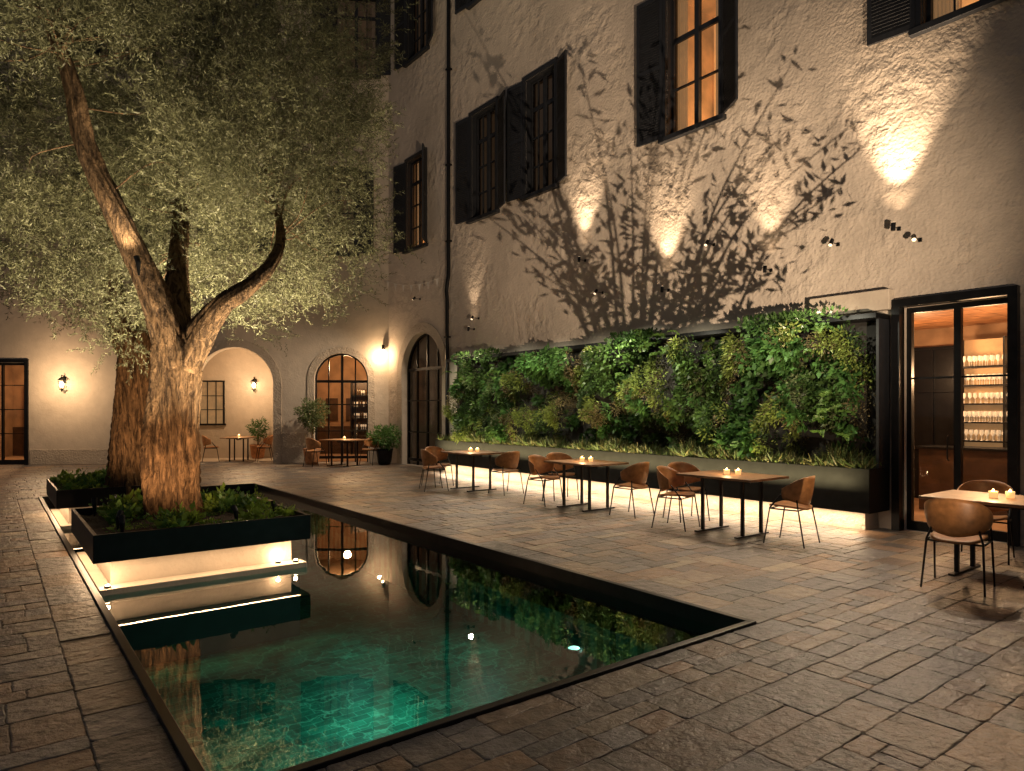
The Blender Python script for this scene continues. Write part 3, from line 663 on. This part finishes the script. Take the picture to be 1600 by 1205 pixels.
for i in range(1750):
    s=rng.uniform(Y0+.22,Y1-.45); z=rng.uniform(.95,2.70)
    k=int(3+7.5*noise.noise((s*.9,z*.6,3.))+rng.uniform(-.5,.5))%6
    colr,sz,asp=species[k]
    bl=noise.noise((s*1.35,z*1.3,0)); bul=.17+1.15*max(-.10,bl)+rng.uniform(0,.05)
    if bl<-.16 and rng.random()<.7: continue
    if z<1.3 and rng.random()<.35: continue
    R=rng.uniform(.08,.18); n=int(rng.integers(36,70)*(.6 if sz>.09 else 1))
    d=rnd(n); d[:,0]=-np.abs(d[:,0]); st=lw_pt(s,z,min(.66,max(.1,bul)))+d*np.array([R*.9,R,R])*rng.random((n,1))**.4
    dd=d*.7+rnd(n)*.5+np.array([-.35,0,-.30]); st[:,0]=np.minimum(st[:,0],9.53)
    P.append(st);D.append(dd);L.append(sz*rng.uniform(.6,1.3,n));Wd.append(np.full(n,sz*asp))
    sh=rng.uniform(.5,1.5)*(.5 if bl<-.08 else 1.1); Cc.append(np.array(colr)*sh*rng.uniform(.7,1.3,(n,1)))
for (s,z,nf,ln) in ((8.35,2.80,20,.58),(8.7,2.4,8,.5),(7.9,2.7,8,.45),(12.6,2.4,6,.4),(14.1,2.3,6,.4),(5.6,2.7,6,.42),(4.75,1.5,10,.42),(5.0,2.7,6,.4)):
    for f in range(nf):
        d0=rnd(1)[0]; d0[0]=-abs(d0[0])*.8-.2; d0[2]=abs(d0[2])*.8+.2; d0/=np.linalg.norm(d0); l=ln*rng.uniform(.6,1.1); m=22
        t=np.linspace(.1,1,m)[:,None]; base=lw_pt(s+rng.normal(0,.15),min(2.8,z+rng.normal(0,.15)),.40)
        pp=base+d0*t*l+np.array([0,0,-1])*t**2*l*.6; side_=np.cross(d0,[0,0,1.]); side_/=np.linalg.norm(side_)+1e-6
        sg=np.where(np.arange(m)%2==0,1,-1)[:,None]
        P.append(pp);D.append(side_*sg+d0*.5+rnd(m)*.15);L.append((.13*(1.05-t[:,0]))*rng.uniform(.8,1.2));Wd.append(np.full(m,.045));Cc.append(np.tile(np.array([.12,.22,.05])*rng.uniform(.6,1.1),(m,1)))
for i in range(80):
    s=rng.choice([8.3,8.6,8.0,5.4,5.0,5.8,12.9,14.0])+rng.normal(0,.2); n=28
    d=rnd(n); st=lw_pt(s,2.86,.44)+d*np.array([.09,.15,.11]); P.append(st);D.append(d+np.array([0,0,.3]));L.append(np.full(n,.075));Wd.append(np.full(n,.045));Cc.append(np.array([.08,.16,.045])*rng.uniform(.6,1.3,(n,1)))
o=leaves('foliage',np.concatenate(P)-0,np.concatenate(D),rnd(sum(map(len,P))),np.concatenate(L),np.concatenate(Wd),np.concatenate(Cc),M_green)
o.parent=LW; o.matrix_parent_inverse=MR.inverted(); o['kind']='stuff'
n=13000; st=np.stack([9.6-rng.uniform(.10,.59,n),rng.uniform(Y0+.05,Y1-.2,n),np.full(n,.82)],1); dd=rnd(n)*.95+np.array([0,0,1]); hh=rng.uniform(.05,.24,n)*(1+.7*np.sin(st[:,1]*5.1)*np.sin(st[:,1]*2.3))
c=np.where(rng.random((n,1))<.5,np.array([[.14,.13,.05]]),np.array([[.10,.14,.045]]))*rng.uniform(.4,1.3,(n,1))
o=leaves('grassy_fringe',st,dd,rnd(n),hh,np.full(n,.024),c,M_green); o.parent=LW; o.matrix_parent_inverse=MR.inverted(); o['kind']='stuff'
lamp('AREA',wl(MR,(9.6,.575,.243)),170,(1,.72,.46),size=.025,sy=10.6)
lamp('AREA',wl(MR,(9.6,.80,.60)),130,(1,.80,.40),target=wl(MR,(9.6,.20,1.9)),size=.02,sy=10.4,longy=True)
for k in range(9):
    s=4.8+k*1.2
    lamp('SPOT',wl(MR,(s,1.4,2.95)),(210 if abs(s-8.4)<.8 else 100),(1,.94,.70),target=wl(MR,(s,.15,1.8)),angle=105,blend=1,size=.03)
# ---------------------------------------------------------------- wall spotlights
def fixture(M,s,z,up,d=.16,label='small black wall spotlight on plaster wall'):
    T=thing('wall_spotlight',label,'spotlight',M=M@Matrix.Translation((s,0,z)),group='black spotlights on the facade')
    dr=Vector(up).normalized()
    MB().box(-.02,.02,.0,.02,-.025,.025).tube([(0,.02,0),(0,d-.01,0)],.006,8).obj('bracket',M_black,T)
    c=Vector((0,d,0)); MB().tube([c-dr*.055,c-dr*.05,c+dr*.05],[.020,.028,.031],16).obj('lamp_head',M_black,T)
    p=c+dr*.048; MB().tube([p,p+dr*.006],.026,14).obj('lens',M_lens,T)
    return T
def wallup(s,z,W,ang=64,lean=-.10,d=.18,tall=0,ta=58):
    fixture(MR,s,z,(0,lean,1),d)
    if W: lamp('SPOT',wl(MR,(s,d,z+.09)),W,(1,.70,.43),target=wl(MR,(s,d+lean*3,z+3)),angle=ang,blend=1,size=.02)
    if tall: lamp('SPOT',wl(MR,(s,d+.12,z+.10)),tall,(1,.72,.46),target=wl(MR,(s,.02,z+3.6)),angle=ta,blend=1,size=.02)
wallup(10.1,4.62,12,70,tall=380); wallup(7.96,3.72,12,70,tall=420); wallup(4.08,4.0,22,90,tall=800); wallup(14.1,3.6,6,90,tall=90); wallup(5.95,3.75,8,90,tall=240)
def walldown(s,z,tgt,W,ang=70,M=MR,d=.2):
    p=Vector(wl(M,(s,d,z))); dd=(Vector(tgt)-p).normalized(); loc=M.to_3x3().inverted()@dd
    fixture(M,s,z,tuple(loc),d); lamp('SPOT',tuple(p+dd*.12),W,(1,.77,.54),target=tgt,angle=ang,blend=1,size=.05)
walldown(4.9,3.95,(6.6,4.8,0),420,90); walldown(7.0,4.35,(6.2,7.0,0),440,90); walldown(9.6,3.9,(6.4,9.5,0),440,90)
walldown(3.82,3.8,(5.4,2.0,0),400,95); walldown(13.9,3.85,(6.6,12.5,0),420,90); walldown(16.8,4.7,(6.2,18.5,.8),950,105)
# out-of-view potted olive and ground spotlight, added to throw branch shadows on the facade
T=thing('shadow_caster_olive','added young olive in terracotta pot, out of view, casting branch shadows on the facade','tree',(3.78,.12,0))
MB().lathe([(0,0),(.16,0),(.2,.1),(.25,.42),(.27,.48),(.23,.48),(.21,.42),(0,.42)],24).obj('pot',M_terra,T,smooth=True)
r=np.random.default_rng(21); b=MB(); P=[];D=[]
b.tube([(0,0,.4),(.02,.0,.6),(0,.02,.86)],[.020,.016,.012],8)
sd=Vector((.81,-.59,0))
for i in range(30):
    a=r.uniform(-1,1); h=r.uniform(.12,1.18); x=a*.82*(.45+.55*h); y=r.uniform(-.15,.15)
    e=sd*x+Vector((.59*y,.81*y,.84+h)); st=Vector((0,.02,.66+.2*r.random()))+sd*x*.25
    mid=st.lerp(e,.5)+Vector((0,0,.02))-sd*x*.12
    p,rr=resample([Vector((0,.02,.60)),st,mid,e],[.008,.006,.004,.0015],18); b.tube(p,rr,5,cap=False)
    for q in p[8:]:
        for k in range(5):
            tw=Vector(r.normal(size=3))*.035; P.append(np.array(q+tw)); D.append(r.normal(size=3)+np.array([0,0,1.0]))
b.obj('stems',M_bark,T,smooth=True)
P=np.array(P); leaves('crown',P,np.array(D),rnd(len(P)),.054*r.uniform(.6,1.3,len(P)),np.full(len(P),.017),np.array([.12,.13,.08])*r.uniform(.6,1.3,(len(P),1)),M_leaf,T)
G=thing('added_shadow_spotlight','added out-of-view black spotlight throwing the olive branch shadows','spotlight',(2.2,-2.2,0))  # added source for the branch shadows, standing out of view
MB().box(-.08,.08,-.08,.08,0,.02).tube([(0,0,.02),(0,0,.16)],.01,8).tube([(0,0,.15),(.05,.07,.19)],[.05,.06],16).obj('housing',M_black,G)
lamp('SPOT',(2.28,-2.08,.23),8800,(1,.75,.51),target=(9.6,8.0,5.1),angle=43,blend=1,size=.005)
def lantern(M,s,z,d0,W,label,off=.6):
    T=thing('wall_lantern',label,'lantern',M=M@Matrix.Translation((s,d0,z)),group='wall lanterns of the arcade')
    b=MB(); b.box(-.04,.04,0,.02,-.02,.16); b.tube([(0,.02,.1),(0,.08,.2),(0,.16,.2)],.01,8); b.obj('bracket',M_black,T)
    b=MB(); c=(0,.16,0)
    b.lathe([(.0,.17),(.03,.15),(.11,.08),(.115,.065),(.0,.066)],6,c); b.lathe([(0,-.27),(.02,-.26),(.03,-.22),(.075,-.20),(.075,-.185),(0,-.186)],6,c); b.lathe([(0,.22),(.012,.21),(.012,.17)],8,c)
    for k in range(6):
        a=math.pi*k/3; b.tube([(c[0]+.10*math.cos(a),c[1]+.10*math.sin(a),.07),(c[0]+.07*math.cos(a),c[1]+.07*math.sin(a),-.19)],.005,5)
    b.obj('cage',M_black,T)
    MB().lathe([(.0,-.14),(.04,-.13),(.055,-.05),(.04,0),(0,.03)],10,c).obj('bulb',M_bulb,T,smooth=True)
    lamp('POINT',wl(M,(s,d0+off,z+.0)),W,(1,.66,.37),size=.06)
lantern(MBk,9.26,2.38,0,120,'hexagonal wall lantern on plain plaster wall',.9); lantern(MBk,4.53,2.45,-2.3,95,'hexagonal wall lantern inside the arcade',1.1)
T=thing('wall_lamp','small bright wall lamp in the courtyard corner','wall lamp',M=MBk@Matrix.Translation((.15,0,3.45)))
MB().box(-.04,.04,0,.02,-.06,.06).tube([(0,.02,0),(0,.10,.02)],.012,8).obj('bracket',M_black,T)
MB().lathe([(.0,.10),(.045,.09),(.05,.0),(.05,-.05),(.044,-.05)],14,(0,.13,0)).obj('shade',M_black,T,smooth=True)
MB().lathe([(.0,-.10),(.03,-.09),(.04,-.05),(.03,-.02)],12,(0,.13,0)).obj('bulb',M_bulb,T,smooth=True)
lamp('POINT',wl(MBk,(.25,.30,3.2)),45,(1,.66,.36),size=.05)
# ---------------------------------------------------------------- furniture
def make_chair():
    T=thing('chair','tan leather shell chair with slim black legs','chair',group='tan terrace chairs')
    n=14; vs=[]
    for j in range(n+1):
        for i in range(n+1):
            x=-1+2*i/n; y=-1+2*j/n; ww=.215*(1-.10*(1-y)/2)
            r=(abs(x)**4+abs(y)**4)**.25; m=max(abs(x),abs(y)); q=m/r if r>0 else 1
            vs.append((x*q*ww,y*q*.215,.44+.018*(x*x)+ .012*y - .015*max(0,y-.6)*4*max(0,y-.6)))
    fs=[(j*(n+1)+i,j*(n+1)+i+1,(j+1)*(n+1)+i+1,(j+1)*(n+1)+i) for j in range(n) for i in range(n)]
    MB().add(vs,fs).obj('seat',M_shell,T,smooth=True,solid=.022)
    m=32; k=8; vs=[]
    for i in range(m+1):
        a=-90+(-86+172*i/m); f=abs(-86+172*i/m)/86
        top=.82-.15*f**2.2; bot=.475+.08*f**1.4
        for j in range(k+1):
            z=bot+(top-bot)*j/k; R=.215+.05*(z-.47)/.3+.010*math.sin(math.pi*j/k)
            yy=R*math.sin(math.radians(a))*.95 ; xx=R*math.cos(math.radians(a))*1.02
            yy+= .10*max(0,f-.8)
            vs.append((xx,yy,z))
    fs=[(i*(k+1)+j,(i+1)*(k+1)+j,(i+1)*(k+1)+j+1,i*(k+1)+j+1) for i in range(m) for j in range(k)]
    MB().add(vs,fs).obj('backrest',M_shell,T,smooth=True,solid=.014)
    for sx in (-1,1):
        MB().tube([(sx*.24,-.25,0),(sx*.215,-.17,.43),(sx*.18,-.14,.54)],[.008,.010,.009],8).obj('leg',M_black,T,smooth=True)
        MB().tube([(sx*.235,.23,0),(sx*.225,.16,.43),(sx*.235,.02,.60)],[.008,.010,.009],8).obj('leg',M_black,T,smooth=True)
    MB().tube([(-.218,-.17,.42),(.218,-.17,.42)],.009,8).tube([(-.226,.165,.42),(.226,.165,.42)],.009,8).tube([(-.218,-.17,.42),(-.226,.165,.42)],.009,8).tube([(.218,-.17,.42),(.226,.165,.42)],.009,8).obj('seat_frame',M_black,T,smooth=True)
    return T
def make_table():
    T=thing('table','square oak topped table with black metal legs','table',group='oak terrace tables')
    MB().box(-.42,.42,-.56,.56,.722,.752).obj('table_top',M_wood,T,bevel=.004)
    b=MB()
    for y in (-.3,.3):
        for x in (-.2,.2): b.box(x-.018,x+.018,y-.018,y+.018,.02,.70)
        b.box(-.34,.34,y-.025,y+.025,.0,.0199); b.box(-.3,.3,y-.02,y+.02,.7005,.7215)
    b.box(-.012,.012,-.28,.28,.66,.70)
    b.obj('table_base',M_black,T)
    return T
def make_candle():
    T=thing('candle_holder','small glowing glass votive with lit candle on table','candle',group='lit table candles')
    MB().lathe([(0,.002),(.034,.002),(.040,.065),(.037,.065),(.032,.008),(0,.008)],18).obj('glass_cup',M_cup,T,smooth=True)
    MB().lathe([(0,.045),(.029,.045),(.029,.01)],16).obj('wax',M_wax,T,smooth=True)
    MB().lathe([(0,.046),(.010,.052),(.013,.064),(.006,.08),(0,.088)],10).obj('flame',M_flame,T,smooth=True)
    return T
CH=make_chair(); TB=make_table(); CA=make_candle()
first={'c':1,'t':1,'k':1}
def place(src,key,loc,rz=0):
    if first[key]: first[key]=0; src.location=loc; src.rotation_euler=(0,0,rz); return src
    return copy_tree(src,loc,rz)
def candle(x,y,z=.752,li=True):
    place(CA,'k',(x,y,z))
    if li: lamp('POINT',(x,y,z+.16),5,(1,.6,.26),size=.02)
pi=math.pi
tabs=[(7.68,2.35),(7.66,5.32),(7.7,8.1),(7.7,11.35)]
for i,(x,y) in enumerate(tabs):
    place(TB,'t',(x,y,0)); candle(x-.03,y+.05); candle(x+.06,y-.06,li=False)
chairs=[(6.95,2.45,-pi/2+.15),(7.7,1.4,0),(8.5,2.75,pi/2+.2),
 (7.40,6.0,pi+.25),(8.05,6.35,pi-.35),(7.64,4.48,.15),
 (7.45,8.85,pi+.15),(8.1,9.15,pi-.3),(7.72,7.12,.1),
 (7.45,12.3,pi+.1),(7.0,11.7,-pi/2-.3),(7.8,10.4,.05)]
for x,y,r in chairs: place(CH,'c',(x,y,0),r)
for (x,y,r) in ((8.0,18.3,.4),(6.1,21.85,-.5)):
    o=place(TB,'t',(x,y,0),r); candle(x,y)
for x,y,r in ((8.75,18.15,2.0),(7.25,18.55,-1.4),(5.35,22.1,-1.8),(6.7,21.3,1.4)): place(CH,'c',(x,y,0),r)
# ---------------------------------------------------------------- potted shrubs
def pot(loc,m,prof,label,fz,R,colr,n=2600,stem=True):
    T=thing('potted_shrub',label,'plant',loc)
    MB().lathe(prof,24).obj('pot',m,T,smooth=True)
    if stem: MB().tube([(0,0,prof[-1][1]-.05),(.02,0,fz*.8),(0,.01,fz)],[.025,.02,.012],8).obj('stem',M_bark,T)
    d=rnd(n); r=rng.random((n,1))**.4; st=np.array([0,0,fz])+d*r*np.array(R)*(1+.25*np.sin(d[:,[0]]*7+d[:,[2]]*5))
    leaves('leaves',st,d+rnd(n)*.7,rnd(n),rng.uniform(.05,.1,n),np.full(n,.03),np.array(colr)*rng.uniform(.6,1.4,(n,1)),M_green,T)
pt=[(0,0),(.16,0),(.2,.1),(.24,.4),(.26,.46),(.22,.46),(.2,.40),(0,.40)]
pot((7.45,19.35,0),M_terra,pt,'clipped round olive shrub in terracotta pot',1.45,(.42,.42,.42),(.13,.17,.07))
pot((9.1,18.0,0),M_black,pt,'leafy green shrub in dark pot beside arched door',.78,(.42,.42,.34),(.09,.19,.05),2600,False)
pot((6.9,22.6,0),M_terra,pt,'small leafy plant in pot inside the arcade',.95,(.28,.28,.35),(.06,.13,.035),900)
T=thing('bunting','string of small cloth pennants across the courtyard corner','bunting',(9.3,18.4,5.45))
A=Vector((9.3,18.4,5.45)); Bq=Vector((9.35,15.4,5.05)); pts=[]
for k in range(21):
    f=k/20; q=A.lerp(Bq,f); q.z-=.35*4*f*(1-f)*.5; pts.append(q-A)
MB().tube(pts,.005,5).obj('string',M_flag,T)
b=MB()
for k in range(1,20,3):
    q=pts[k]; q2=pts[k+1]; mid=(q+q2)/2; b.add([tuple(q),tuple(q2),(mid.x,mid.y,mid.z-.22)],[(0,1,2)])
b.obj('pennants',M_flag,T)
